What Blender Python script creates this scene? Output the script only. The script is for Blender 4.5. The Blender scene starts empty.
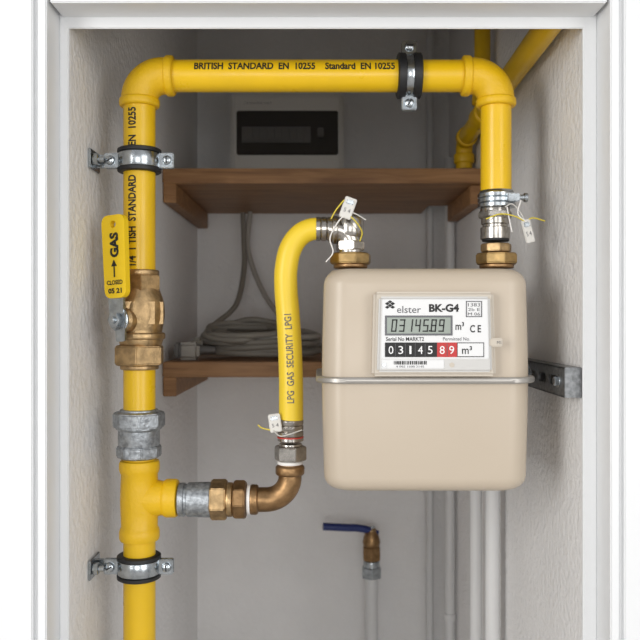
import bpy, bmesh, math, random
from mathutils import Vector, Matrix
random.seed(4)
sc = bpy.context.scene
D = 0.848; F = 800.0; K = D/F
def S(Y): return (D+Y)/F
def P(px, py, Y=0.0):
    s = S(Y); return Vector(((px-320)*s, Y, (320-py)*s))
X_=Vector((1,0,0)); Y_=Vector((0,1,0)); Z_=Vector((0,0,1))

# ---------------------------------------------------------------- materials
def mat(name, col, rough=0.5, metal=0.0, noise=0.0, nscale=60, bump=0.0, bscale=200, spec=0.5, col2=None, stretch=None, coat=0.0, detail=4, bdist=0.001, rvar=0.0):
    m = bpy.data.materials.new(name); m.use_nodes = True
    nt = m.node_tree; b = nt.nodes['Principled BSDF']
    b.inputs['Base Color'].default_value = (*col, 1)
    b.inputs['Roughness'].default_value = rough
    b.inputs['Metallic'].default_value = metal
    b.inputs['Specular IOR Level'].default_value = spec
    b.inputs['Coat Weight'].default_value = coat
    tc = nt.nodes.new('ShaderNodeTexCoord'); mp = nt.nodes.new('ShaderNodeMapping')
    nt.links.new(tc.outputs['Object'], mp.inputs[0])
    if stretch: mp.inputs['Scale'].default_value = stretch
    if noise > 0 or col2:
        n = nt.nodes.new('ShaderNodeTexNoise'); n.inputs['Scale'].default_value = nscale; n.inputs['Detail'].default_value = detail
        nt.links.new(mp.outputs[0], n.inputs['Vector'])
        r = nt.nodes.new('ShaderNodeValToRGB')
        c2 = col2 if col2 else tuple(c*(1-noise) for c in col)
        r.color_ramp.elements[0].position = 0.35; r.color_ramp.elements[1].position = 0.65
        r.color_ramp.elements[0].color = (*c2, 1); r.color_ramp.elements[1].color = (*col, 1)
        nt.links.new(n.outputs['Fac'], r.inputs[0]); nt.links.new(r.outputs[0], b.inputs['Base Color'])
    if rvar > 0:
        n3 = nt.nodes.new('ShaderNodeTexNoise'); n3.inputs['Scale'].default_value = 35; n3.inputs['Detail'].default_value = 5
        nt.links.new(mp.outputs[0], n3.inputs['Vector'])
        mr3 = nt.nodes.new('ShaderNodeMapRange'); mr3.inputs['From Min'].default_value=.3; mr3.inputs['From Max'].default_value=.7
        mr3.inputs['To Min'].default_value=rough-rvar; mr3.inputs['To Max'].default_value=rough+rvar
        nt.links.new(n3.outputs['Fac'], mr3.inputs[0]); nt.links.new(mr3.outputs[0], b.inputs['Roughness'])
    if bump > 0:
        n2 = nt.nodes.new('ShaderNodeTexNoise'); n2.inputs['Scale'].default_value = bscale; n2.inputs['Detail'].default_value = 3
        nt.links.new(mp.outputs[0], n2.inputs['Vector'])
        bp = nt.nodes.new('ShaderNodeBump'); bp.inputs['Strength'].default_value = bump; bp.inputs['Distance'].default_value = bdist
        nt.links.new(n2.outputs['Fac'], bp.inputs['Height']); nt.links.new(bp.outputs[0], b.inputs['Normal'])
    return m

M_yel = mat('yellow_paint', (0.82,0.51,0.006), 0.34, noise=.05, nscale=25, bump=0.15, bscale=120, coat=0.1, rvar=.08)
M_yelf = mat('yellow_fitting', (0.79,0.48,0.006), 0.42, noise=.06, nscale=40, bump=0.45, bscale=350, rvar=.08)
M_hose = mat('yellow_hose', (0.82,0.58,0.03), 0.4, rvar=.06)
M_ylev = mat('yellow_lever', (0.88,0.59,0.01), 0.4, rvar=.06)
M_brass = mat('brass', (0.54,0.37,0.19), 0.40, 0.9, noise=0.4, nscale=120, bump=0.35, bscale=500, rvar=.1)
M_brassu = mat('brass_yellow', (0.55,0.37,0.16), 0.28, 1.0, noise=0.3, nscale=120, bump=0.1, bscale=500)
M_brassd = mat('bronze', (0.38,0.23,0.11), 0.38, 0.95, noise=0.35, nscale=120, bump=0.3, bscale=500)
M_galv = mat('galvanised', (0.48,0.51,0.54), 0.42, 0.85, noise=0.45, nscale=220, bump=0.5, bscale=400)
M_zinc = mat('zinc_plate', (0.53,0.57,0.60), 0.24, 1.0, noise=0.3, nscale=150)
M_chrome = mat('nickel', (0.52,0.49,0.45), 0.23, 1.0, noise=0.3, nscale=150)
M_rub = mat('black_rubber', (0.012,0.012,0.013), 0.5)
M_blk = mat('black_ink', (0.012,0.012,0.012), 0.6)
M_ink = mat('grey_ink', (0.10,0.10,0.11), 0.6)
M_trim = mat('trim_white_gloss', (0.79,0.80,0.81), 0.35, bump=0.06, bscale=30)
M_wall = mat('plaster', (0.865,0.855,0.85), 0.85, noise=0.05, nscale=9, bump=0.7, bscale=130, bdist=0.0035)
M_wallo = mat('wall_paint', (0.74,0.74,0.74), 0.8, bump=0.1, bscale=90)
M_floor = mat('floor_concrete', (0.50,0.48,0.46), 0.8, noise=0.3, nscale=12, bump=0.3, bscale=60)
M_meter = mat('beige_enamel', (0.52,0.44,0.345), 0.34, bump=0.06, bscale=700, rvar=.05)
M_bezel = mat('beige_plastic', (0.56,0.50,0.42), 0.42)
M_label = mat('label_white', (0.76,0.76,0.76), 0.4)
M_label2 = mat('cover_grey', (0.58,0.57,0.55), 0.3)
M_lcd = mat('lcd', (0.29,0.33,0.29), 0.3)
M_lcdf = mat('lcd_frame', (0.12,0.12,0.13), 0.4)
M_red = mat('red_counter', (0.50,0.02,0.02), 0.4)
M_white = mat('white_ink', (0.85,0.85,0.85), 0.5)
M_ptfe = mat('ptfe', (0.85,0.83,0.80), 0.6)
M_cable = mat('cable_grey', (0.24,0.22,0.19), 0.55)
M_cable2 = mat('cable_white', (0.38,0.355,0.32), 0.5)
M_wpipe = mat('white_painted_pipe', (0.70,0.70,0.70), 0.45, bump=0.1, bscale=80)
M_blue = mat('blue_lever', (0.02,0.035,0.16), 0.35)
M_cu = mat('unit_plastic', (0.76,0.74,0.70), 0.45)
M_cuw = mat('unit_window', (0.045,0.04,0.037), 0.15)
M_brk = mat('breaker', (0.13,0.125,0.12), 0.5)
M_tag = mat('seal_tag', (0.62,0.60,0.56), 0.4, 0.3)
M_wire = mat('yellow_wire', (0.70,0.56,0.05), 0.5)
M_dark = mat('dark_hole', (0.02,0.02,0.02), 0.8)
M_redw = mat('red_wire', (0.5,0.03,0.02), 0.5)
M_galvd = mat('galvanised_dark', (0.30,0.31,0.32), 0.45, 0.85, noise=0.4, nscale=220, bump=0.4, bscale=400)
M_flange = mat('flange_grey',(0.42,0.40,0.37),.35,.6)

def wood():
    m = bpy.data.materials.new('oak_board'); m.use_nodes=True; nt=m.node_tree; b=nt.nodes['Principled BSDF']
    tc=nt.nodes.new('ShaderNodeTexCoord'); mp=nt.nodes.new('ShaderNodeMapping'); mp.inputs['Scale'].default_value=(2.2,26,30)
    nt.links.new(tc.outputs['Object'],mp.inputs[0])
    n=nt.nodes.new('ShaderNodeTexNoise'); n.inputs['Scale'].default_value=3.5; n.inputs['Detail'].default_value=8; n.inputs['Distortion'].default_value=1.2
    nt.links.new(mp.outputs[0],n.inputs['Vector'])
    r=nt.nodes.new('ShaderNodeValToRGB'); r.color_ramp.elements[0].position=.3; r.color_ramp.elements[1].position=.7
    r.color_ramp.elements[0].color=(0.20,0.088,0.028,1); r.color_ramp.elements[1].color=(0.40,0.205,0.078,1)
    nt.links.new(n.outputs['Fac'],r.inputs[0]); nt.links.new(r.outputs[0],b.inputs['Base Color'])
    b.inputs['Roughness'].default_value=.5
    return m
M_wood = wood()

# ---------------------------------------------------------------- helpers
def empty(name, loc=(0,0,0)):
    o = bpy.data.objects.new(name, None); o.empty_display_size=.02; o.location=loc
    sc.collection.objects.link(o); return o
def finish(bm, name, m, parent=None, smooth=True, ang=35, recalc=True):
    if recalc: bmesh.ops.recalc_face_normals(bm, faces=bm.faces)
    me = bpy.data.meshes.new(name); bm.to_mesh(me); bm.free()
    if smooth:
        me.shade_smooth(); me.set_sharp_from_angle(angle=math.radians(ang))
    me.materials.append(m)
    o = bpy.data.objects.new(name, me); sc.collection.objects.link(o)
    if parent:
        o.parent = parent
        o.matrix_parent_inverse = Matrix.Translation(-parent.location)
    return o
def frame(axis, ref=None):
    a = axis.normalized()
    r = ref if ref else (Vector((0,-1,0)) if abs(a.y)<.9 else Z_)
    u = (r - a*r.dot(a)).normalized(); v = a.cross(u)
    return a,u,v
def lathe(name, o, axis, prof, m, parent, seg=48, ang=35):
    """prof list of (t along axis, r) metres"""
    a,u,v = frame(axis); bm = bmesh.new(); rings=[]
    for t,r in prof:
        rings.append([bm.verts.new(o+a*t+(u*math.cos(2*math.pi*i/seg)+v*math.sin(2*math.pi*i/seg))*max(r,1e-5)) for i in range(seg)])
    for A,B in zip(rings,rings[1:]):
        for i in range(seg): bm.faces.new((A[i],A[(i+1)%seg],B[(i+1)%seg],B[i]))
    bm.faces.new(rings[0]); bm.faces.new(rings[-1])
    return finish(bm,name,m,parent,ang=ang)
def collar(name,o,axis,L,r,m,parent,b=None):
    b = b or min(L*.3,r*.18)
    pr=[(-L/2,r-b)]+[(-L/2+b-b*math.cos(q),r-b+b*math.sin(q)) for q in (math.pi/6,math.pi/3,math.pi/2)]+[(L/2-b+b*math.cos(q),r-b+b*math.sin(q)) for q in (math.pi/2,math.pi/3,math.pi/6)]+[(L/2,r-b)]
    return lathe(name,o,axis,pr,m,parent)
def hexn(name,o,axis,L,r,m,parent,n=6,rot=0.0,ch=.12,ref=None):
    a,u,v = frame(axis,ref); bm=bmesh.new(); rings=[]
    for t,rr in ((-L/2,r*(1-ch)),(-L/2+r*ch*.6,r),(L/2-r*ch*.6,r),(L/2,r*(1-ch))):
        rings.append([bm.verts.new(o+a*t+(u*math.cos(2*math.pi*i/n+rot)+v*math.sin(2*math.pi*i/n+rot))*rr) for i in range(n)])
    for A,B in zip(rings,rings[1:]):
        for i in range(n): bm.faces.new((A[i],A[(i+1)%n],B[(i+1)%n],B[i]))
    bm.faces.new(rings[0]); bm.faces.new(rings[-1])
    bmesh.ops.recalc_face_normals(bm,faces=bm.faces)
    bmesh.ops.bevel(bm,geom=list(bm.edges),offset=r*.035,segments=2,affect='EDGES')
    return finish(bm,name,m,parent,ang=25)
def box(name, c, size, m, parent=None, bev=0.0, rot=None, seg=3, ang=35):
    bm=bmesh.new(); bmesh.ops.create_cube(bm,size=1.0)
    bmesh.ops.scale(bm,vec=Vector(size),verts=bm.verts)
    if bev>0: bmesh.ops.bevel(bm,geom=list(bm.edges),offset=bev,segments=seg,affect='EDGES')
    M=Matrix.Translation(Vector(c))
    if rot is not None: M=M@rot.to_4x4()
    bmesh.ops.transform(bm,matrix=M,verts=bm.verts)
    return finish(bm,name,m,parent,smooth=bev>0,ang=ang)
def boxb(name,x0,x1,y0,y1,z0,z1,m,parent=None,bev=0.0,**k):
    return box(name,((x0+x1)/2,(y0+y1)/2,(z0+z1)/2),(abs(x1-x0),abs(y1-y0),abs(z1-z0)),m,parent,bev,**k)
def catmull(pts,n=10):
    out=[]; p=[pts[0]*2-pts[1]]+list(pts)+[pts[-1]*2-pts[-2]]
    for i in range(1,len(p)-2):
        for k in range(n):
            t=k/n; a,b,c,d=p[i-1],p[i],p[i+1],p[i+2]
            out.append(.5*((2*b)+(c-a)*t+(2*a-5*b+4*c-d)*t*t+(3*b-a-3*c+d)*t**3))
    out.append(pts[-1].copy()); return out
def sweep(name, pts, r, m, parent, seg=24):
    bm=bmesh.new(); rings=[]; u=None; N=len(pts)
    for i,p in enumerate(pts):
        t=(pts[min(i+1,N-1)]-pts[max(i-1,0)]).normalized()
        if u is None:
            ref=Vector((0,-1,0)) if abs(t.y)<.9 else Z_
            u=(ref-t*ref.dot(t)).normalized()
        else: u=(u-t*u.dot(t)).normalized()
        v=t.cross(u); rr=r(i/(N-1)) if callable(r) else r
        rings.append([bm.verts.new(p+(u*math.cos(2*math.pi*k/seg)+v*math.sin(2*math.pi*k/seg))*rr) for k in range(seg)])
    for A,B in zip(rings,rings[1:]):
        for k in range(seg): bm.faces.new((A[k],A[(k+1)%seg],B[(k+1)%seg],B[k]))
    bm.faces.new(rings[0]); bm.faces.new(rings[-1])
    return finish(bm,name,m,parent,ang=50)
def arc(p0,corner,p1,n=16):
    """quarter arc from p0 to p1 (tangent to corner)"""
    c=p0+p1-corner; a=p0-c; b=p1-c
    return [c+a*math.cos(q)+b*math.sin(q) for q in [math.pi/2*i/n for i in range(n+1)]]
def tbm(s,bold=0.0,shear=0):
    cu=bpy.data.curves.new('t','FONT'); cu.body=s; cu.align_x='LEFT'; cu.size=1; cu.offset=bold; cu.shear=shear; cu.resolution_u=3
    o=bpy.data.objects.new('t',cu); sc.collection.objects.link(o)
    bpy.context.view_layer.update()
    me=bpy.data.meshes.new_from_object(o.evaluated_get(bpy.context.evaluated_depsgraph_get()))
    bpy.data.objects.remove(o); bpy.data.curves.remove(cu)
    bm=bmesh.new(); bm.from_mesh(me); bpy.data.meshes.remove(me)
    return bm
def fit(bm,w,h):
    xs=[v.co.x for v in bm.verts]; ys=[v.co.y for v in bm.verts]
    x0,x1,y0,y1=min(xs),max(xs),min(ys),max(ys)
    for v in bm.verts:
        v.co.x=((v.co.x-x0)/(x1-x0)-.5)*w; v.co.y=((v.co.y-y0)/(y1-y0)-.5)*h
def ftext(name,s,c,right,up,w,h,m,parent,bold=0.0,shear=0):
    bm=tbm(s,bold,shear); fit(bm,w,h)
    for v in bm.verts: v.co=c+right*v.co.x+up*v.co.y
    return finish(bm,name,m,parent,smooth=False,recalc=False)
def wtext(name,s,pts,u0,r,th0,w,h,m,parent,bold=0.02):
    """wrap text on tube of radius r; u0 centre along the path"""
    L=[0.0]
    for a,b in zip(pts,pts[1:]): L.append(L[-1]+(b-a).length)
    bm=tbm(s,bold); fit(bm,w,h)
    for k in range(-4,5):
        bmesh.ops.bisect_plane(bm,geom=list(bm.verts)+list(bm.edges)+list(bm.faces),plane_co=(0,h*k/10,0),plane_no=(0,1,0))
    for v in bm.verts:
        u=min(max(v.co.x+u0,0),L[-1]-1e-6); i=0
        while L[i+1]<u: i+=1
        f=(u-L[i])/(L[i+1]-L[i]); p=pts[i].lerp(pts[i+1],f); t=(pts[i+1]-pts[i]).normalized()
        ff=Vector((0,-1,0)); ff=(ff-t*ff.dot(t)).normalized(); sd=ff.cross(t)
        th=v.co.y/r+th0
        v.co=p+(ff*math.cos(th)+sd*math.sin(th))*(r+.00035)
    return finish(bm,name,m,parent,smooth=False,recalc=False)
def bolt(name,o,ax,r,L,m,parent):
    a=ax.normalized()
    hexn(name,o,a,L,r,m,parent)
    collar(name+'_washer',o-a*(L/2+.0006),a,.0012,r*1.35,m,parent,b=.0003)

# ---------------------------------------------------------------- room shell
XL=-.2413; XR=.2540; YF=-.076; YB=.727; ZF=-1.0; ZC=.64
boxb('wall_left',XL-.05,XL,YF,YB+.05,ZF,ZC,M_wall)
boxb('wall_right',XR,XR+.05,YF,YB+.05,ZF,ZC,M_wall)
boxb('wall_back',XL,XR,YB,YB+.05,ZF,ZC,M_wall)
boxb('ceiling',XL-.05,XR+.05,YF,YB+.05,ZC,ZC+.05,M_wall)
boxb('floor',-1.6,1.6,-2.6,YB+.05,ZF-.05,ZF,M_floor)
ZT=.2803
def jamb(name,xi,sgn):
    t=empty(name,(xi,-.1,-.3))
    w=.0088 if sgn<0 else .0134
    a=xi; b=xi+sgn*w
    boxb('stop',min(a,b),max(a,b),-.080,-.0762,ZF,ZT+.03,M_trim,t,.001)
    def prof(p,y0,z1):
        l,h=sorted((b+sgn*p[0],b+sgn*p[1])); return boxb('moulding',l,h,y0,-.0765,ZF,z1,M_trim,t,.0012)
    prof((0,.0085),-.116,.42); prof((.0085,.0115),-.1148,.42); prof((.0115,.085),-.1195,.42)
    prof((.085,.095),-.128,.42)
jamb('trim_1',XL-.0002,-1); jamb('trim_2',.2525,1)
t3=empty('trim_3',(0,-.1,.32))
boxb('stop',XL-.009,.266,-.0798,-.0764,ZT,ZT+.012,M_trim,t3,.001)
boxb('head_lining',XL-.006,.263,-.1155,-.0768,ZT+.0105,ZT+.0165,M_trim,t3,.001)
boxb('head_architrave',XL-.006,.263,-.1190,-.0768,ZT+.0165,ZT+.10,M_trim,t3,.001)
boxb('wall_front_left',-1.6,XL-.08,-.112,-.076,ZF,1.4,M_wallo)
boxb('wall_front_right',.332,1.6,-.112,-.076,ZF,1.4,M_wallo)
boxb('wall_front_top',XL-.08,.332,-.112,-.076,ZT+.10,1.4,M_wallo)

# ---------------------------------------------------------------- shelves (notched round the service pipes)
def shelf(name,z1,z0,zb):
    s=empty(name,(0,.55,z0)); ys=.373
    bm=bmesh.new()
    out=[(XL+.001,ys),(XR-.001,ys),(XR-.001,.618),(.200,.618),(.200,YB-.001),(XL+.001,YB-.001)]
    A=[bm.verts.new((x,y,z0)) for x,y in out]; B=[bm.verts.new((x,y,z1)) for x,y in out]
    bm.faces.new(A); bm.faces.new(B)
    for i in range(6): bm.faces.new((A[i],A[(i+1)%6],B[(i+1)%6],B[i]))
    bmesh.ops.recalc_face_normals(bm,faces=bm.faces)
    bmesh.ops.bevel(bm,geom=list(bm.edges),offset=.0015,segments=2,affect='EDGES')
    finish(bm,'board',M_wood,s)
    boxb('left_batten',XL+.001,XL+.021,ys+.004,YB-.001,zb,z0,M_wood,s,.001)
    boxb('right_batten',XR-.021,XR-.001,ys+.02,.615,zb,z0,M_wood,s,.001)
shelf('wooden_shelf',.2318,.2090,.180)
shelf('wooden_shelf',-.0640,-.0875,-.117)

# ---------------------------------------------------------------- consumer unit
cu=empty('fuse_box',(P(286,130,.62)))
yf=.622; s=S(yf); zb=.2322
c0=P(230,92,yf); c1=P(344,167,yf)
boxb('casing',c0.x,c1.x,yf,YB-.001,zb,c0.z,M_cu,cu,.006)
w0=P(237,112,yf); w1=P(338,156,yf)
boxb('front_cover',c0.x+.005,c1.x-.005,yf-.008,yf+.01,zb+.006,c0.z-.008,M_cu,cu,.004)
boxb('window',w0.x,w1.x,yf-.011,yf-.004,w1.z,w0.z,M_cuw,cu,.002)
boxb('rail',w0.x+.01,w1.x-.05,yf-.0135,yf-.010,w1.z+.022,w0.z-.030,M_brk,cu,.001)
for i in range(8):
    x=w0.x+.018+i*.0135
    boxb('breaker_%d'%i,x,x+.0115,yf-.0155,yf-.0105,w1.z+.026,w0.z-.034,M_brk,cu,.001)
boxb('switch',w1.x-.038,w1.x-.026,yf-.016,yf-.0105,w1.z+.032,w0.z-.032,M_brk,cu,.0015)
ftext('printing','C O N S U M E R  U N I T',P(258,103,yf-.0085),X_,Z_,.05,.004,M_ink,cu)

# ---------------------------------------------------------------- cable on shelf
cb=empty('coiled_cable',P(258,348,.5))
zs=-.0635
def loops(name,cx,cy,rx,ry,n,rad,m,ph,z0,lead_out=None,tilt=.0):
    pts=[]
    for i in range(n*12):
        q=ph+2*math.pi*i/12; k=i/(n*12)
        jit=random.uniform(-.008,.008)
        y=cy+(ry+jit*.5)*math.sin(q)
        pts.append(Vector((cx+(rx+jit)*math.cos(q)+.008*math.sin(k*9),y,z0+rad+ (k*n*rad*.9)+.002*(1+math.sin(q*2+k*5))+tilt*(y-cy+ry))))
    if lead_out: pts+=lead_out
    sweep(name,catmull(pts,5),rad,m,cb,seg=10)
loops('grey_coil',P(262,0,.50).x,.49,.094,.062,4,.0052,M_cable,0.3,zs)
loops('white_coil',P(262,0,.50).x,.49,.086,.062,4,.0050,M_cable2,1.2,zs+.010,tilt=.10,
      lead_out=[P(300,335,.55),P(280,316,.62),P(262,290,.65),P(248,250,.67),P(250,212,.68)])
loops('small_coil',P(245,0,.48).x,.47,.066,.050,3,.0050,M_cable,2.2,zs+.020,tilt=.22,
      lead_out=[P(212,328,.54),P(236,305,.60),P(244,270,.65),P(244,240,.67),P(243,213,.68)])
box('plug_body',P(189,351,.42),(.036,.03,.028),M_cable2,cb,.006)
box('plug_face',P(178.5,350.5,.41),(.010,.026,.024),M_brk,cb,.003)
box('plug_cap',P(197,343,.44),(.020,.022,.018),M_cable,cb,.005)
lathe('plug_neck',P(197,350,.42),X_,[(0,.009),(.02,.006),(.03,.005)],M_brk,cb,seg=20)

# ---------------------------------------------------------------- background pipes
def vpipe(name,px,Y,r,z0,z1,clips=()):
    e=empty(name,(P(px,320,Y))); x=e.location.x
    sweep('tube',[Vector((x,Y,z0)),Vector((x,Y,z1))],r,M_wpipe,e,seg=24)
    for z in clips:
        collar('clip',Vector((x,Y,z)),Z_,.014,r*1.25,M_wpipe,e)
    return e
vpipe('water_pipe',450,.636,.0092,ZF,.30,clips=(-.55,.02))
vpipe('water_pipe',430,.700,.0070,ZF,ZC,clips=(.0,))
a=vpipe('water_pipe',476,.350,.0090,ZF,-.09)
a2=vpipe('water_pipe',492.5,.240,.0102,ZF,-.07)
for e in (a,a2):
    x=e.location.x; z=-.09 if e is a else -.07; y=e.location.y
    dy=.018 if e is a else .03
    sweep('bend',arc(Vector((x,y,z)),Vector((x,y,z+.03)),Vector((x-.03,y,z+.03))),.0092,M_wpipe,e)
b=empty('yellow_supply_pipe',Vector((.235,.3,.295)))
sweep('run',[Vector((.234,-.072,.303)),Vector((.234,.43,.292))],.0135,M_yel,b)
sweep('drop_bend',arc(Vector((.234,.43,.292)),Vector((.234,.452,.292)),Vector((.234,.452,.27)),8)+[Vector((.234,.452,.245))],.0135,M_yelf,b)
collar('bend_collar',Vector((.234,.43,.292)),Y_,.018,.0165,M_yelf,b)
collar('drop_collar',Vector((.234,.452,.262)),Z_,.016,.0165,M_yelf,b)
sweep('riser',[Vector((.234,.305,.295)),Vector((.234,.305,ZC))],.0115,M_yel,b)
collar('riser_collar',Vector((.234,.305,.318)),Z_,.016,.0150,M_yelf,b)
collar('tee_body',Vector((.234,.305,.295)),Y_,.045,.0165,M_yelf,b)

# stop tap
st=empty('water_stop_tap',P(371,560,.66)); Y0=.664; s0=S(Y0)
px=371.5
sweep('supply_tube',[P(px,640,Y0)+Vector((0,0,-.35)),P(px,575,Y0)],6.3*s0,M_wpipe,st)
hexn('compression_nut',P(px,572,Y0),Z_,11*s0,10.5*s0,M_zinc,st)
collar('ferrule',P(px,564,Y0),Z_,8*s0,8*s0,M_zinc,st)
hexn('body_nut',P(px,553,Y0),Z_,14*s0,9.5*s0,M_brassd,st)
lathe('body',P(px,550,Y0),Z_,[(0,.010),(.006,.015),(.016,.0165),(.026,.014),(.034,.011),(.042,.007)],M_brassd,st)
lathe('wall_tail',P(px,542,Y0),Y_,[(0,.010),(.062,.010)],M_brassd,st)
collar('stem',P(px,533,Y0),Z_,8*s0,5*s0,M_brass,st)
lv=catmull([P(378,533,Y0-.0),P(369,530,Y0-.003),P(358,528,Y0-.006),P(345,527.5,Y0-.01),P(323,526.5,Y0-.015)],6)
sweep('lever',lv,lambda t:(.0045+.0026*min(t*3,1)),M_blue,st,seg=14)
collar('lever_nut',P(372,528,Y0),Z_,.006,.006,M_zinc,st)

# ---------------------------------------------------------------- yellow pipework
g=empty('gas_pipe',P(139.5,320))
R=15.8*K
xl=139.5; yt=76; xr=496
bottom=Vector((P(xl,0).x,0,ZF))
sweep('left_riser_lower',[bottom,P(xl,530)],R,M_yel,g,seg=48)
sweep('left_riser_stub',[P(xl,462),P(xl,457)],R,M_yel,g,seg=48)
sweep('left_riser_mid',[P(xl,413),P(xl,368.5)],R,M_yel,g,seg=48)
Lp=[P(xl,271),P(xl,100)]
sweep('left_riser_upper',Lp,R,M_yel,g,seg=48)
Hp=[P(165,yt),P(470,yt)]
sweep('top_run',Hp,R,M_yel,g,seg=48)
sweep('right_drop',[P(xr,100),P(xr,191)],15.2*K,M_yel,g,seg=48)
sweep('elbow_a',[P(xl,106)]+arc(P(xl,100),P(xl,yt),P(xl+24,yt))+[P(172,yt)],18.2*K,M_yelf,g,seg=48)
collar('elbow_a_bead1',P(xl,103),Z_,9*K,20*K,M_yelf,g)
collar('elbow_a_bead2',P(170,yt),X_,9*K,20*K,M_yelf,g)
sweep('elbow_b',[P(464,yt)]+arc(P(xr-24,yt),P(xr,yt),P(xr,100))+[P(xr,106)],18.0*K,M_yelf,g,seg=48)
collar('elbow_b_bead1',P(xr,103),Z_,9*K,19.8*K,M_yelf,g)
collar('elbow_b_bead2',P(466,yt),X_,9*K,20*K,M_yelf,g)
lathe('tee_run',P(xl,540),Z_,[(t*K,r*K) for t,r in ((0,16),(.6,19),(3,20),(9,20),(12,19),(14,18),(30,18.6),(42,19),(54,18.6),(66,18),(68,19),(71,20),(77,20),(79.5,19),(80.5,16))],M_yelf,g)
lathe('tee_branch',P(xl,498),X_,[(t*K,r*K) for t,r in ((0,18),(18,18),(22,17),(24,17),(26,18.5),(28,19),(36,19),(38,18),(38.5,15))],M_yelf,g)
wtext('print_top','BRITISH  STANDARD  EN  10255    Standard  EN 10255',Hp,(295-165)*K,R,math.asin(5.5/15.8),197*K,8*K,M_blk,g,bold=.03)
wtext('print_side','1/4  1 TISH  STANDARD',Lp,(271-222)*K,R,math.asin(4/15.8),89*K,8.4*K,M_blk,g,bold=.03)
wtext('print_side_b','EN  10255',Lp,(271-130)*K,R,math.asin(4/15.8),38*K,8.4*K,M_blk,g,bold=.03)

# pipe clamps
def clamp(name,o,axis,lug,r_in,bw=7.0):
    """split ring clip with rubber lining; lug = direction of ears"""
    e=empty(name,o); f=Vector((0,-1,0))
    ro=r_in+3.6*K; rb=ro+1.6*K
    lathe('rubber_lining',o,axis,[(t*K,q) for t,q in ((-12,r_in+.0002),(-12,ro+.6*K),(-11,ro+2.2*K),(-8,ro+2.4*K),(-7.4,ro+.2*K),(7.4,ro+.2*K),(8,ro+2.4*K),(11,ro+2.2*K),(12,ro+.6*K),(12,r_in+.0002))] if bw>6 else
      [(t*K,q) for t,q in ((-12,r_in+.0002),(-12,ro+1.2*K),(-11,ro+3*K),(-4.2,ro+3*K),(-3.8,ro+.2*K),(3.8,ro+.2*K),(4.2,ro+3*K),(11,ro+3*K),(12,ro+1.2*K),(12,r_in+.0002))],M_rub,e)
    bw*=K
    lathe('band',o,axis,[(-bw,ro),(-bw,rb-.0003),(-bw+.0005,rb),(bw-.0005,rb),(bw,rb-.0003),(bw,ro)],M_zinc,e)
    Rm=Matrix((lug,f,axis)).transposed() 
    for sg in (1,-1):
        ext=15*K
        for ff in (1,-1):
            c=o+lug*sg*(rb+ext*.40)+f*ff*2.6*K
            box('ear',c,(ext,1.9*K,15*K),M_zinc,e,.0008,rot=Rm)
        c=o+lug*sg*(rb+ext*.48)
        lathe('screw_shank',c-f*8*K,f,[(0,2.2*K),(13*K,2.2*K)],M_zinc,e,seg=16)
        lathe('screw_head',c+f*3.6*K,f,[(0,4.8*K),(1*K,4.8*K),(3.2*K,4*K),(4.2*K,2.4*K),(4.3*K,0.0)],M_zinc,e,seg=24)
        box('slot',c+f*7.9*K,(6.4*K,.7*K,1.2*K),M_dark,e,rot=Rm@Matrix.Rotation(.5+sg,3,'Y'))
        hexn('nut',c-f*6*K,f,4*K,5*K,M_zinc,e)
    return e,rb
c1_,rb=clamp('pipe_clamp',P(xl,161),Z_,X_,R)
xw=XL
def wallfix(e,o,dz=0):
    box('wall_strap',Vector(((xw+o.x-rb)/2-.001,.0035,o.z+dz)),((o.x-rb)-xw+.004,.003,.014),M_zinc,e,.0008)
    box('wall_foot',Vector((xw+.0018,.000,o.z+dz)),(.0028,.036,.021),M_zinc,e,.0008)
    hexn('foot_nut',Vector((xw+.0065,-.009,o.z+dz)),X_,.006,.0066,M_zinc,e)
    lathe('foot_stud',Vector((xw+.001,-.009,o.z+dz)),X_,[(0,.0030),(.014,.0030)],M_zinc,e,seg=16)
wallfix(c1_,P(xl,161))
c2_,rb=clamp('pipe_clamp',P(xl-.5,566),Z_,X_,R)
wallfix(c2_,P(xl,566))
c3_,_=clamp('pipe_clamp',P(409,76),X_,Z_,R,bw=4.0)

# zinc union
u=empty('pipe_union',P(xl,434))
hexn('top_nut',P(xl-.5,419.5),Z_,17*K,26*K,M_galv,u,n=8,rot=.2)
lathe('middle',P(xl-.5,458),Z_,[(0,18*K),(1*K,19.5*K),(12*K,19.5*K),(14*K,20.5*K),(28*K,20.5*K),(30*K,23*K),(32*K,23*K)],M_galv,u)
hexn('bottom_nut',P(xl-.5,451),Z_,13*K,22.5*K,M_galv,u,n=8,rot=.3)
collar('top_rim',P(xl-.5,411),Z_,4*K,19*K,M_galv,u)

# ---------------------------------------------------------------- ball valve with lever
v=empty('gas_ball_valve',P(xl,320))
vx=xl+1.5
collar('top_rim',P(vx,273),Z_,6*K,18*K,M_brass,v)
hexn('top_hex',P(vx,283),Z_,17*K,20.5*K,M_brass,v,rot=.25)
lathe('body',P(vx,350),Z_,[(t*K,r*K) for t,r in ((0,17),(3,20),(7,21),(10,22.0),(14,22.0),(17,20.8),(20,21),(30,23),(38,23.5),(46,23),(52,21.5),(56,20),(60,18.5),(64,17))],M_brass,v)
Rz=Matrix.Rotation(.18,3,'Z')
box('body_block',P(vx,313),(44*K,42*K,38*K),M_brass,v,8*K,rot=Rz,seg=4,ang=20)
collar('body_flange',P(vx,336),Z_,7*K,24*K,M_brass,v)
hexn('bottom_hex',P(xl,355),Z_,21*K,26*K,M_brass,v,rot=.1)
collar('bottom_rim',P(xl,367),Z_,5*K,19*K,M_brass,v)
dn=Vector((-.48,-.88,0)).normalized()
rt=Vector((-dn.y,dn.x,0)).normalized()
o=P(xl+1,320)
lathe('stem_boss',o,dn,[(14*K,13*K),(25*K,12*K),(26.5*K,10*K),(29*K,9*K)],M_brass,v)
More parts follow.
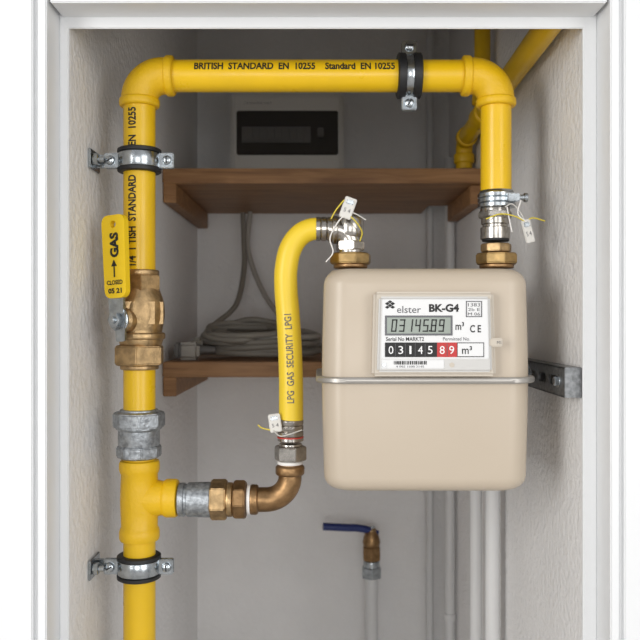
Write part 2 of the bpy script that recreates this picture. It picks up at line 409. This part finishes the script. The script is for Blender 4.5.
sp=o+dn*29*K
lathe('stem_disc',sp,dn,[(0,10.5*K),(.6*K,11.6*K),(2.0*K,11.6*K),(2.4*K,11*K)],M_zinc,v)
hexn('stem_nut',sp+dn*7*K,dn,6*K,7.5*K,M_zinc,v)
lathe('stem_tip',sp+dn*9*K,dn,[(0,3.5*K),(3*K,3.5*K),(4*K,2.5*K)],M_zinc,v,seg=20)
up=(Z_+rt*-.05).normalized(); rr=(rt-up*rt.dot(up)).normalized()
lo=sp+dn*3*K
def plate(name,c,w0,w1,h,t,rad,m,hole=None,hr=3.0):
    """plate: w0 bottom width, w1 top width"""
    bm=bmesh.new(); out=[]
    for sx,sz,a0 in ((1,1,0),(-1,1,90),(-1,-1,180),(1,-1,270)):
        w=w1 if sz>0 else w0
        cx=sx*(w/2-rad); cz=sz*(h/2-rad)
        for k in range(7):
            q=math.radians(a0+15*k); out.append((cx+rad*math.cos(q),cz+rad*math.sin(q)))
    vs=[bm.verts.new((x,0,z)) for x,z in out]
    es=[bm.edges.new((vs[i],vs[(i+1)%len(vs)])) for i in range(len(vs))]
    if hole:
        hs=[bm.verts.new((hole[0]+hr*K*math.cos(2*math.pi*i/20),0,hole[1]+hr*K*math.sin(2*math.pi*i/20))) for i in range(20)]
        es+=[bm.edges.new((hs[i],hs[(i+1)%20])) for i in range(20)]
    bmesh.ops.triangle_fill(bm,edges=es,use_beauty=True)
    r=bmesh.ops.extrude_face_region(bm,geom=list(bm.faces))
    bmesh.ops.translate(bm,vec=(0,t,0),verts=[q for q in r['geom'] if isinstance(q,bmesh.types.BMVert)])
    for q in bm.verts: q.co=c+rr*q.co.x+dn*(q.co.y-t/2)+up*q.co.z
    return finish(bm,name,m,v)
plate('lever_eye',lo+up*2*K,20*K,20*K,24*K,2.4*K,8*K,M_zinc)
plate('lever_neck',lo+up*18*K+dn*1*K,17*K,21*K,26*K,2.4*K,2*K,M_zinc)
plate('lever_stop',lo-up*14*K+rr*3*K,11*K,12*K,14*K,2.4*K,2*K,M_zinc)
gc=lo+dn*2.2*K+up*61*K+rr*2.5*K
gh=80*K
plate('lever_grip',gc,27*K,29*K,gh,6*K,7.5*K,M_ylev,hole=(0,gh/2-9*K),hr=3.6)
fc=gc+dn*3.3*K
ftext('lever_gas','GAS',fc+up*11*K+rr*1*K,up,-rr,24*K,11*K,M_blk,v,bold=.05)
ftext('lever_closed','CLOSED',fc-up*25*K,rr,up,20*K,4.4*K,M_blk,v,bold=.03)
ftext('lever_date','05 21',fc-up*33*K,rr,up,17*K,5*K,M_blk,v,bold=.04)
bm=bmesh.new()
def q(x,z): return bm.verts.new(fc+rr*x*K+up*z*K)
bm.faces.new([q(-.8,-20),q(.8,-20),q(.8,-9),q(-.8,-9)]); bm.faces.new([q(-3.6,-9.5),q(3.6,-9.5),q(0,-3)])
finish(bm,'lever_arrow',M_blk,v,smooth=False)

# ---------------------------------------------------------------- branch fittings
bf=empty('brass_branch_fitting',P(230,499))
yb=499.5
lathe('galv_nipple',P(178.5,yb),X_,[(0,15*K),(1*K,16.5*K),(6*K,16.8*K),(7*K,15.5*K),(9*K,15.5*K),(10*K,17*K),(32*K,17.5*K),(34*K,16*K),(35*K,14*K)],M_galv,bf)
hexn('brass_hex_a',P(219,yb),X_,17*K,20.5*K,M_brass,bf,rot=.3)
collar('brass_ring',P(230,yb),X_,7*K,17*K,M_brass,bf)
hexn('brass_hex_b',P(240,yb),X_,13*K,20*K,M_brassd,bf,n=8,rot=.1)
collar('ptfe_tape',P(249,yb),X_,4*K,14.5*K,M_ptfe,bf)
ep=[P(250,yb),P(258,yb)]+arc(P(266,yb),P(290,yb),P(290,477))+[P(290,470),P(290,464)]
sweep('bronze_elbow',ep,lambda t:(12.2-.6*t)*K,M_brassd,bf,seg=32)
collar('elbow_bead_a',P(254,yb),X_,9*K,15*K,M_brassd,bf)
collar('elbow_bead_b',P(290,470),Z_,10*K,14.5*K,M_brassd,bf)
collar('ptfe_tape_b',P(290,462.5),Z_,3.5*K,12.6*K,M_ptfe,bf)

# ---------------------------------------------------------------- flexible hose
h=empty('flexible_gas_hose',P(290,340))
hexn('hose_nut',P(290.5,453),Z_,15*K,16.5*K,M_chrome,h,rot=.35)
collar('hose_nut_rim',P(290.5,445),Z_,4*K,11.5*K,M_chrome,h)
prof=[(0,11.5*K)]
for i in range(4):
    prof+=[(i*5.6*K+.5*K,13*K),(i*5.6*K+4*K,13*K),(i*5.6*K+4.8*K,12.1*K)]
lathe('crimp_ferrule',P(290.5,441),Z_,prof+[(24*K,11*K)],M_chrome,h)
collar('red_mark',P(290.5,437),Z_,1.2*K,13.2*K,M_redw,h,b=.0001)
hp=catmull([P(291,420),P(291,385),P(290,350),P(288,315),P(286,290),P(286,270),P(290,250),P(299,236),P(311,229.5),P(324,229)],10)
sweep('hose_tube',hp,lambda t:(12.2-1.2*t)*K,M_hose,h,seg=36)
wtext('hose_print','LPG  GAS  SECURITY  LPG1',hp,62*K,12*K,-.0,88*K,7*K,M_ink,h,bold=.01)
prof=[(0,10.5*K),(.4*K,12*K),(4*K,12*K),(4.8*K,11*K),(6*K,12*K),(10*K,12*K),(10.8*K,11*K),(12*K,12*K),(15*K,12*K),(16*K,9*K)]
lathe('top_ferrule',P(316,229),X_,prof,M_chrome,h)
ep=[P(329,230),P(334,230)]+arc(P(337,230),P(350,230),P(350,243))+[P(350,256)]
sweep('top_elbow',ep,12.5*K,M_chrome,h,seg=32)
lathe('elbow_cap',P(350,215),-Z_,[(t*K,r*K) for t,r in ((0,0),(0,7),(2,8.5),(3,12),(6,13.5),(14,14),(20,13.5),(23,12))],M_chrome,h)
collar('elbow_mouth',P(335,230),X_,6*K,14*K,M_chrome,h)
hexn('elbow_hex',P(350,246),Z_,10*K,15*K,M_chrome,h,rot=.2)
hexn('union_nut',P(350.5,259),Z_,12*K,21*K,M_brassu,h,n=8,rot=.2)
collar('union_rim',P(350.5,266),Z_,5*K,17*K,M_brassd,h)

# right meter union
mu=empty('meter_union',P(496,230))
prof=[(0,15.5*K)]
for i in range(3): prof+=[(i*5*K+.5*K,18.6*K),(i*5*K+3.6*K,18.6*K),(i*5*K+4.4*K,17.4*K)]
lathe('hose_clip',P(496.5,208),Z_,prof+[(17*K,16*K)],M_zinc,mu)
box('clip_screw_housing',P(509,200)+Vector((0,-.017,0)),(12*K,9*K,8*K),M_zinc,mu,.001)
lathe('clip_screw',P(509,200)+Vector((0,-.017,0)),X_,[(0,3*K),(11*K,3*K),(11*K,4.5*K),(14*K,4.5*K),(14.5*K,3.5*K)],M_zinc,mu,seg=20)
collar('adapter',P(495,213),Z_,13*K,14.5*K,M_chrome,mu)
hexn('adapter_hex',P(495,215),Z_,8*K,17*K,M_chrome,mu,rot=.5)
lathe('barrel',P(495,240),Z_,[(0,12*K),(1*K,14.5*K),(12*K,14.5*K),(13*K,12.5*K),(15*K,12.5*K),(16*K,13.8*K),(22*K,13.8*K)],M_chrome,mu)
collar('gasket',P(495.5,240),Z_,3*K,13.5*K,M_rub,mu)
hexn('collar_hex',P(496,248),Z_,9*K,15.5*K,M_brass,mu,n=8)
hexn('union_nut',P(496.5,259),Z_,12*K,21.5*K,M_brassu,mu,n=8,rot=.15)
collar('union_rim',P(496.5,266),Z_,5*K,17*K,M_brassd,mu)

# ---------------------------------------------------------------- gas meter
m=empty('gas_meter',Vector((.105,0,-.058)))
mc=Vector((.1042,0,0)); zs_=-.0582
def rrect(w,d,rad,n=8):
    o=[]
    for cx,cy,a0 in ((w-rad,d-rad,0),(-w+rad,d-rad,90),(-w+rad,-d+rad,180),(w-rad,-d+rad,270)):
        for k in range(n+1):
            q=math.radians(a0+90*k/n); o.append((cx+rad*math.cos(q),cy+rad*math.sin(q)))
    return o
def loft(name,secs,mt,cap=True,ang=60):
    bm=bmesh.new(); rings=[]
    for z,w,d,rad in secs:
        rings.append([bm.verts.new((mc.x+x,mc.y+y,z)) for x,y in rrect(w,d,rad)])
    n=len(rings[0])
    for A,B in zip(rings,rings[1:]):
        for i in range(n): bm.faces.new((A[i],A[(i+1)%n],B[(i+1)%n],B[i]))
    if cap: bm.faces.new(rings[0]); bm.faces.new(rings[-1])
    return finish(bm,name,mt,m,ang=ang)
W=.1022; DD=.076; zt=.0508; zbm=-.1680
def dome(z0,z1,taper,rc,nn=10):
    sg=1 if z1>z0 else -1; H=abs(z1-z0); out=[]
    out.append((z0,W,DD,.024)); out.append((z0+sg*H*.3,W-taper*.2,DD-taper*.2,.024))
    for k in range(nn+1):
        q=math.pi/2*k/nn; ins=rc*(1-math.cos(q))+taper
        out.append((z1-sg*rc+sg*rc*math.sin(q),W-ins,DD-ins,max(.024-ins*.4,.012)))
    out.append((z1+sg*.0003,W-rc-taper-.02,DD-rc-taper-.02,.008))
    return out
loft('upper_shell',dome(zs_,zt,.0018,.0165),M_meter)
loft('lower_shell',dome(zs_,zbm,.0020,.0150),M_meter)
fl=[]
for z,g_ in ((-.0030,.002),(-.0030,.0062),(-.0018,.0072),(.0018,.0072),(.0030,.0062),(.0030,.002)):
    fl.append((zs_+z,W+g_-.001,DD+g_-.001,.030))
loft('seam_flange',fl,M_flange,ang=40)
for nm,xx in (('inlet_boss',.0318),('outlet_boss',.1866)):
    lathe(nm,Vector((xx,0,zt-.003)),Z_,[(0,.021),(.003,.021),(.0045,.019)],M_meter,m)
yi=-.0900; si=S(yi)
def I(px,py,dy=0): return P(px,py,yi+dy)
def poly_prism(name,pts,y0,y1,mt,bev):
    bm=bmesh.new(); A=[bm.verts.new((p.x,y0,p.z)) for p in pts]; B=[bm.verts.new((p.x,y1,p.z)) for p in pts]
    n=len(pts); bm.faces.new(A); bm.faces.new(B)
    for i in range(n): bm.faces.new((A[i],A[(i+1)%n],B[(i+1)%n],B[i]))
    bmesh.ops.recalc_face_normals(bm,faces=bm.faces)
    bmesh.ops.bevel(bm,geom=list(bm.edges),offset=bev,segments=3,affect='EDGES')
    return finish(bm,name,mt,m)
poly_prism('index_housing',[I(374,291.5),I(494.5,291.5),I(497,376.5),I(372,376.5)],yi+.002,-.070,M_bezel,.0028)
poly_prism('index_cover',[I(379,296.5),I(490,296.5),I(492,372),I(377,372)],yi-.002,yi+.006,M_label2,.0022)
poly_prism('index_label',[I(382,299.5),I(487,299.5),I(488.5,359),I(380.5,359)],yi-.0028,yi+.004,M_label,.0006)
poly_prism('index_label_foot',[I(381,359.5),I(444,359.5),I(444,368.5),I(381,368.5)],yi-.0028,yi+.004,M_label,.0006)
lf=-.0031
def rect(name,x0,y0,x1,y1,mt,d=0.0002): 
    a=I(x0,y0,lf); b=I(x1,y1,lf)
    return boxb(name,a.x,b.x,yi+lf-d,yi+lf+.0005,b.z,a.z,mt,m)
def it(name,s_,x0,y0,x1,y1,mt,bold=0.0,dy=0,shear=0):
    c=I((x0+x1)/2,(y0+y1)/2,lf+dy); s2=S(yi+lf)
    return ftext(name,s_,c,X_,Z_,(x1-x0)*s2,(y1-y0)*s2,mt,m,bold,shear)
bm=bmesh.new()
for a_,b_ in ((0,0),(1,0),(0,1),(1,1),(2,1),(1,2)):
    cx=390+(a_-b_)*2.7; cy=301.8+(a_+b_)*1.8
    ps=[I(cx,cy-1.6,lf),I(cx+2.4,cy,lf),I(cx,cy+1.6,lf),I(cx-2.4,cy,lf)]
    bm.faces.new([bm.verts.new(p) for p in ps])
finish(bm,'logo_mark',M_blk,m,smooth=False)
it('brand_text','elster',397,306,421,313,M_ink,.0)
it('model_text','BK-G4',429,304,459,312,M_blk,.04)
for x0,y0,x1,y1 in ((466,301,482,301.8),(466,316.2,482,317),(466,301,466.8,317),(481.2,301,482,317)): rect('approval_line',x0,y0,x1,y1,M_ink)
it('approval_a','1383',468,303,480,306.5,M_ink); it('approval_b','2b E',468,308,480,311,M_ink); it('approval_c','M 06',468,312.5,480,315.5,M_ink)
rect('lcd_frame',385,315.5,452.5,335.5,M_lcdf,.0003); rect('lcd_screen',387,317.5,450.5,333.5,M_lcd,.0006)
it('lcd_unit','m³',455.5,322,464,330,M_blk,.01); it('ce_mark','C E',470,325,481,332.5,M_blk,.02)
SEG={'0':'abcdef','3':'abcdg','1':'bc','4':'bcfg','5':'acdfg','8':'abcdefg','9':'abcdfg'}
bm=bmesh.new()
def sg_(x0,y0,x1,y1):
    sh=lambda y:(326-y)*.10
    ps=[I(x0+sh(y0),y0,lf-.0008),I(x1+sh(y0),y0,lf-.0008),I(x1+sh(y1),y1,lf-.0008),I(x0+sh(y1),y1,lf-.0008)]
    bm.faces.new([bm.verts.new(p) for p in ps])
x=391.5
for ch in '03145.89':
    if ch=='.': sg_(x-1.8,330.0,x-.3,331.6); continue
    w=5.4; t=1.3; y0=319.3; y1=331.8; ym=(y0+y1)/2
    d={'a':(x,y0,x+w,y0+t),'d':(x,y1-t,x+w,y1),'g':(x,ym-t/2,x+w,ym+t/2),'b':(x+w-t,y0,x+w,ym),'c':(x+w-t,ym,x+w,y1),'f':(x,y0,x+t,ym),'e':(x,ym,x+t,y1)}
    for k in SEG[ch]: sg_(*d[k])
    x+=7.9
finish(bm,'lcd_digits',M_blk,m,smooth=False)
it('serial_text','Serial No MARKT2',386,337,424,341,M_blk,.01)
it('serial_text_b','Permitted No.',443,337.2,470,340.6,M_ink)
rect('counter_black',385,342.5,437,357,M_blk,.0004); rect('counter_red',437,342.5,457,357,M_red,.0004)
rect('counter_unit_box',457,342.5,484,357,M_blk,.0003); rect('counter_unit_field',457.6,343.3,483.2,356.2,M_label,.0006)
for i,ch in enumerate('03145'):
    x0=388.6+i*9.8
    if ch=='1': it('drum_digit',ch,x0+1.2,346,x0+3.2,354,M_white,.0,dy=-.0006)
    else: it('drum_digit',ch,x0,346,x0+4.8,354,M_white,.0,dy=-.0006)
    if i: rect('drum_gap',385.2+i*9.9,343.5,385.7+i*9.9,356,M_ink,.0006)
it('drum_digit','8',439.7,346,444.7,354,M_white,.0,dy=-.0006); it('drum_digit','9',449.2,346,454.2,354,M_white,.0,dy=-.0006)
rect('drum_gap',446.8,343.5,447.4,356,M_ink,.0006)
it('counter_unit','m³',462,346,472,354,M_blk,.01,dy=-.0008)
xx=394
while xx<426:
    w=random.choice((.5,.8,1.2)); rect('barcode_bar',xx,361,xx+w,364.5,M_blk); xx+=w+random.choice((.6,1.0))
it('barcode_text','4 002 1600 3145',396,365.6,424,367.6,M_ink)
lathe('index_screw',I(384,365,-.003),-Y_,[(0,2*si),(1*si,1.8*si)],M_zinc,m,seg=20)
lathe('cover_screw',I(452,365,-.0018),-Y_,[(0,2.6*si),(.6*si,2.4*si)],M_bezel,m,seg=20)
boxb('cover_tab',I(488,0).x,I(503,0).x,yi-.0005,yi+.004,I(0,347).z,I(0,338).z,M_bezel,m,.0012)
ftext('side_code','M1',I(499,342.5,-.0008),X_,Z_,4*si,3*si,M_ink,m)

# bracket on right wall
br=empty('meter_wall_bracket',Vector((XR-.005,.02,-.055)))
z1=-.046; z0=-.0755; y0=-.072; y1=.125
xw2=XR
def yz_plate(name,holes):
    bm=bmesh.new()
    out=[(y0,z0),(y1,z0),(y1,z1),(y0,z1)]
    vs=[bm.verts.new((0,a,b)) for a,b in out]; es=[bm.edges.new((vs[i],vs[(i+1)%4])) for i in range(4)]
    for hy in holes:
        pts=[]
        for k in range(9): q=math.pi/2+math.pi*k/8; pts.append((hy-.010+.0050*math.cos(q),(z0+z1)/2+.0050*math.sin(q)))
        for k in range(9): q=-math.pi/2+math.pi*k/8; pts.append((hy+.010+.0050*math.cos(q),(z0+z1)/2+.0050*math.sin(q)))
        hv=[bm.verts.new((0,a,b)) for a,b in pts]; es+=[bm.edges.new((hv[i],hv[(i+1)%len(hv)])) for i in range(len(hv))]
    bmesh.ops.triangle_fill(bm,edges=es,use_beauty=True)
    r=bmesh.ops.extrude_face_region(bm,geom=list(bm.faces))
    bmesh.ops.translate(bm,vec=(.002,0,0),verts=[q for q in r['geom'] if isinstance(q,bmesh.types.BMVert)])
    for q in bm.verts: q.co.x+=xw2-.017
    return finish(bm,name,M_galvd,br)
yz_plate('slotted_web',(-.035,.005,.045,.085))
boxb('top_flange',xw2-.017,xw2-.0005,y0,y1,z1-.002,z1,M_galvd,br,.0006)
boxb('bottom_flange',xw2-.017,xw2-.0005,y0,y1,z0,z0+.002,M_galvd,br,.0006)
boxb('end_tab',xw2-.017,xw2-.0008,y0-.0015,y0,z0,z1,M_galvd,br,.0004)
boxb('cross_bar',.02,xw2-.017,.0925,.0965,z0+.002,z1-.002,M_galvd,br,.0008)
bolt('fixing_bolt',Vector((xw2-.020,.06,(z0+z1)/2)),-X_,.007,.005,M_zinc,br)
lathe('meter_stud',Vector((.15,.080,(z0+z1)/2)),Y_,[(0,.004),(.014,.004)],M_zinc,br,seg=16)
bolt('front_bolt',Vector((xw2-.020,-.052,(z0+z1)/2)),-X_,.005,.004,M_zinc,br)

# ---------------------------------------------------------------- seal tags
def tag(name,c,w,h_,ang,wires):
    e=empty(name,c); R_=Matrix.Rotation(ang,3,'Y')
    box('plate',c,(w,.0018,h_),M_tag,e,.0008,rot=R_)
    box('crimp',c+R_@Vector((0,-.0015,h_*.28)),(w*.6,.003,h_*.22),M_zinc,e,.0008,rot=R_)
    ftext('stamp','S 4',c+R_@Vector((0,-.0013,-h_*.12)),R_@X_,R_@Z_,w*.55,h_*.2,M_ink,e)
    for pts,mt in wires: sweep('wire',catmull(pts,8),.0007,mt,e,seg=8)
    return e
Yt=-.022
tag('meter_seal_tag',P(348,208,Yt),12*K,21*K,.35,[
  ([P(346,214,Yt),P(338,222,Yt),P(330,238,Yt+.004),P(333,252,Yt+.006),P(326,262,Yt)],M_ptfe),
  ([P(350,216,Yt),P(356,222,Yt),P(362,232,Yt+.006),P(360,241,Yt+.010)],M_wire),
  ([P(345,210,Yt),P(356,214,Yt),P(366,220,Yt)],M_tag),
  ([P(344,200,Yt),P(336,210,Yt),P(331,219,Yt+.002)],M_wire)])
tag('meter_seal_tag',P(275,423,-.012),12*K,18*K,-.15,[
  ([P(273,430,-.012),P(280,436,-.018),P(290,434,-.018),P(302,430,-.014)],M_tag),
  ([P(270,430,-.012),P(262,428,-.012),P(258,425,-.01)],M_wire)])
tag('meter_seal_tag',P(528,231,-.02),9*K,23*K,-.25,[
  ([P(526,224,-.02),P(520,212,-.02),P(512,204,-.022),P(505,207,-.02)],M_tag),
  ([P(526,222,-.02),P(514,216,-.022),P(500,214,-.019),P(486,219,-.017)],M_wire),
  ([P(524,224,-.02),P(532,218,-.02),P(545,221,-.02)],M_wire),
  ([P(521,200,-.02),P(518,214,-.022),P(527,222,-.02)],M_ptfe),
  ([P(507,207,-.02),P(509,218,-.02),P(512,232,-.018)],M_ptfe)])

# ---------------------------------------------------------------- lights
w=bpy.data.worlds.new('room_light'); sc.world=w; w.use_nodes=True; nt=w.node_tree
bg=nt.nodes['Background']
tc=nt.nodes.new('ShaderNodeTexCoord'); sx=nt.nodes.new('ShaderNodeSeparateXYZ'); nt.links.new(tc.outputs['Generated'],sx.inputs[0])
mr=nt.nodes.new('ShaderNodeMapRange'); mr.inputs['From Min'].default_value=-1; mr.inputs['From Max'].default_value=1; nt.links.new(sx.outputs['Z'],mr.inputs[0])
rp=nt.nodes.new('ShaderNodeValToRGB'); rp.color_ramp.elements[0].color=(.55,.54,.53,1); rp.color_ramp.elements[1].color=(1,1.0,1.01,1)
rp.color_ramp.elements[0].position=.3; rp.color_ramp.elements[1].position=.60
nt.links.new(mr.outputs[0],rp.inputs[0]); nt.links.new(rp.outputs[0],bg.inputs['Color'])
bg.inputs['Strength'].default_value=.60
def area(name,loc,tgt,sx_,sy_,e,col=(1,1,1)):
    l=bpy.data.lights.new(name,'AREA'); l.shape='RECTANGLE'; l.size=sx_; l.size_y=sy_; l.energy=e; l.color=col
    o=bpy.data.objects.new(name,l); o.location=loc; sc.collection.objects.link(o)
    o.rotation_euler=(Vector(tgt)-Vector(loc)).to_track_quat('-Z','Y').to_euler(); return o
area('fill_light',(-1.7,-2.0,.25),(0,.2,0),.9,1.4,32,(1,.99,.965))  # added soft fill from the left, no real window; brightens the right wall
area('fill_light',(1.5,-2.1,.2),(0,.2,0),1.2,1.6,20,(1,.995,.985))  # added fill from the right, crossing over to brighten the left wall
area('fill_light',(0,-3.0,.0),(0,.3,0),1.0,1.0,14,(1,.995,.98))  # softbox added behind the camera to light deep into the cupboard

cam=bpy.data.cameras.new('camera'); cam.sensor_width=36; cam.lens=36*F/640; cam.clip_start=.01
cam.dof.use_dof=True; cam.dof.focus_distance=.80; cam.dof.aperture_fstop=11
co=bpy.data.objects.new('camera',cam); co.location=(0,-D,0); co.rotation_euler=(math.pi/2,0,0)
sc.collection.objects.link(co); sc.camera=co
sc.view_settings.view_transform='Standard'; sc.view_settings.look='None'
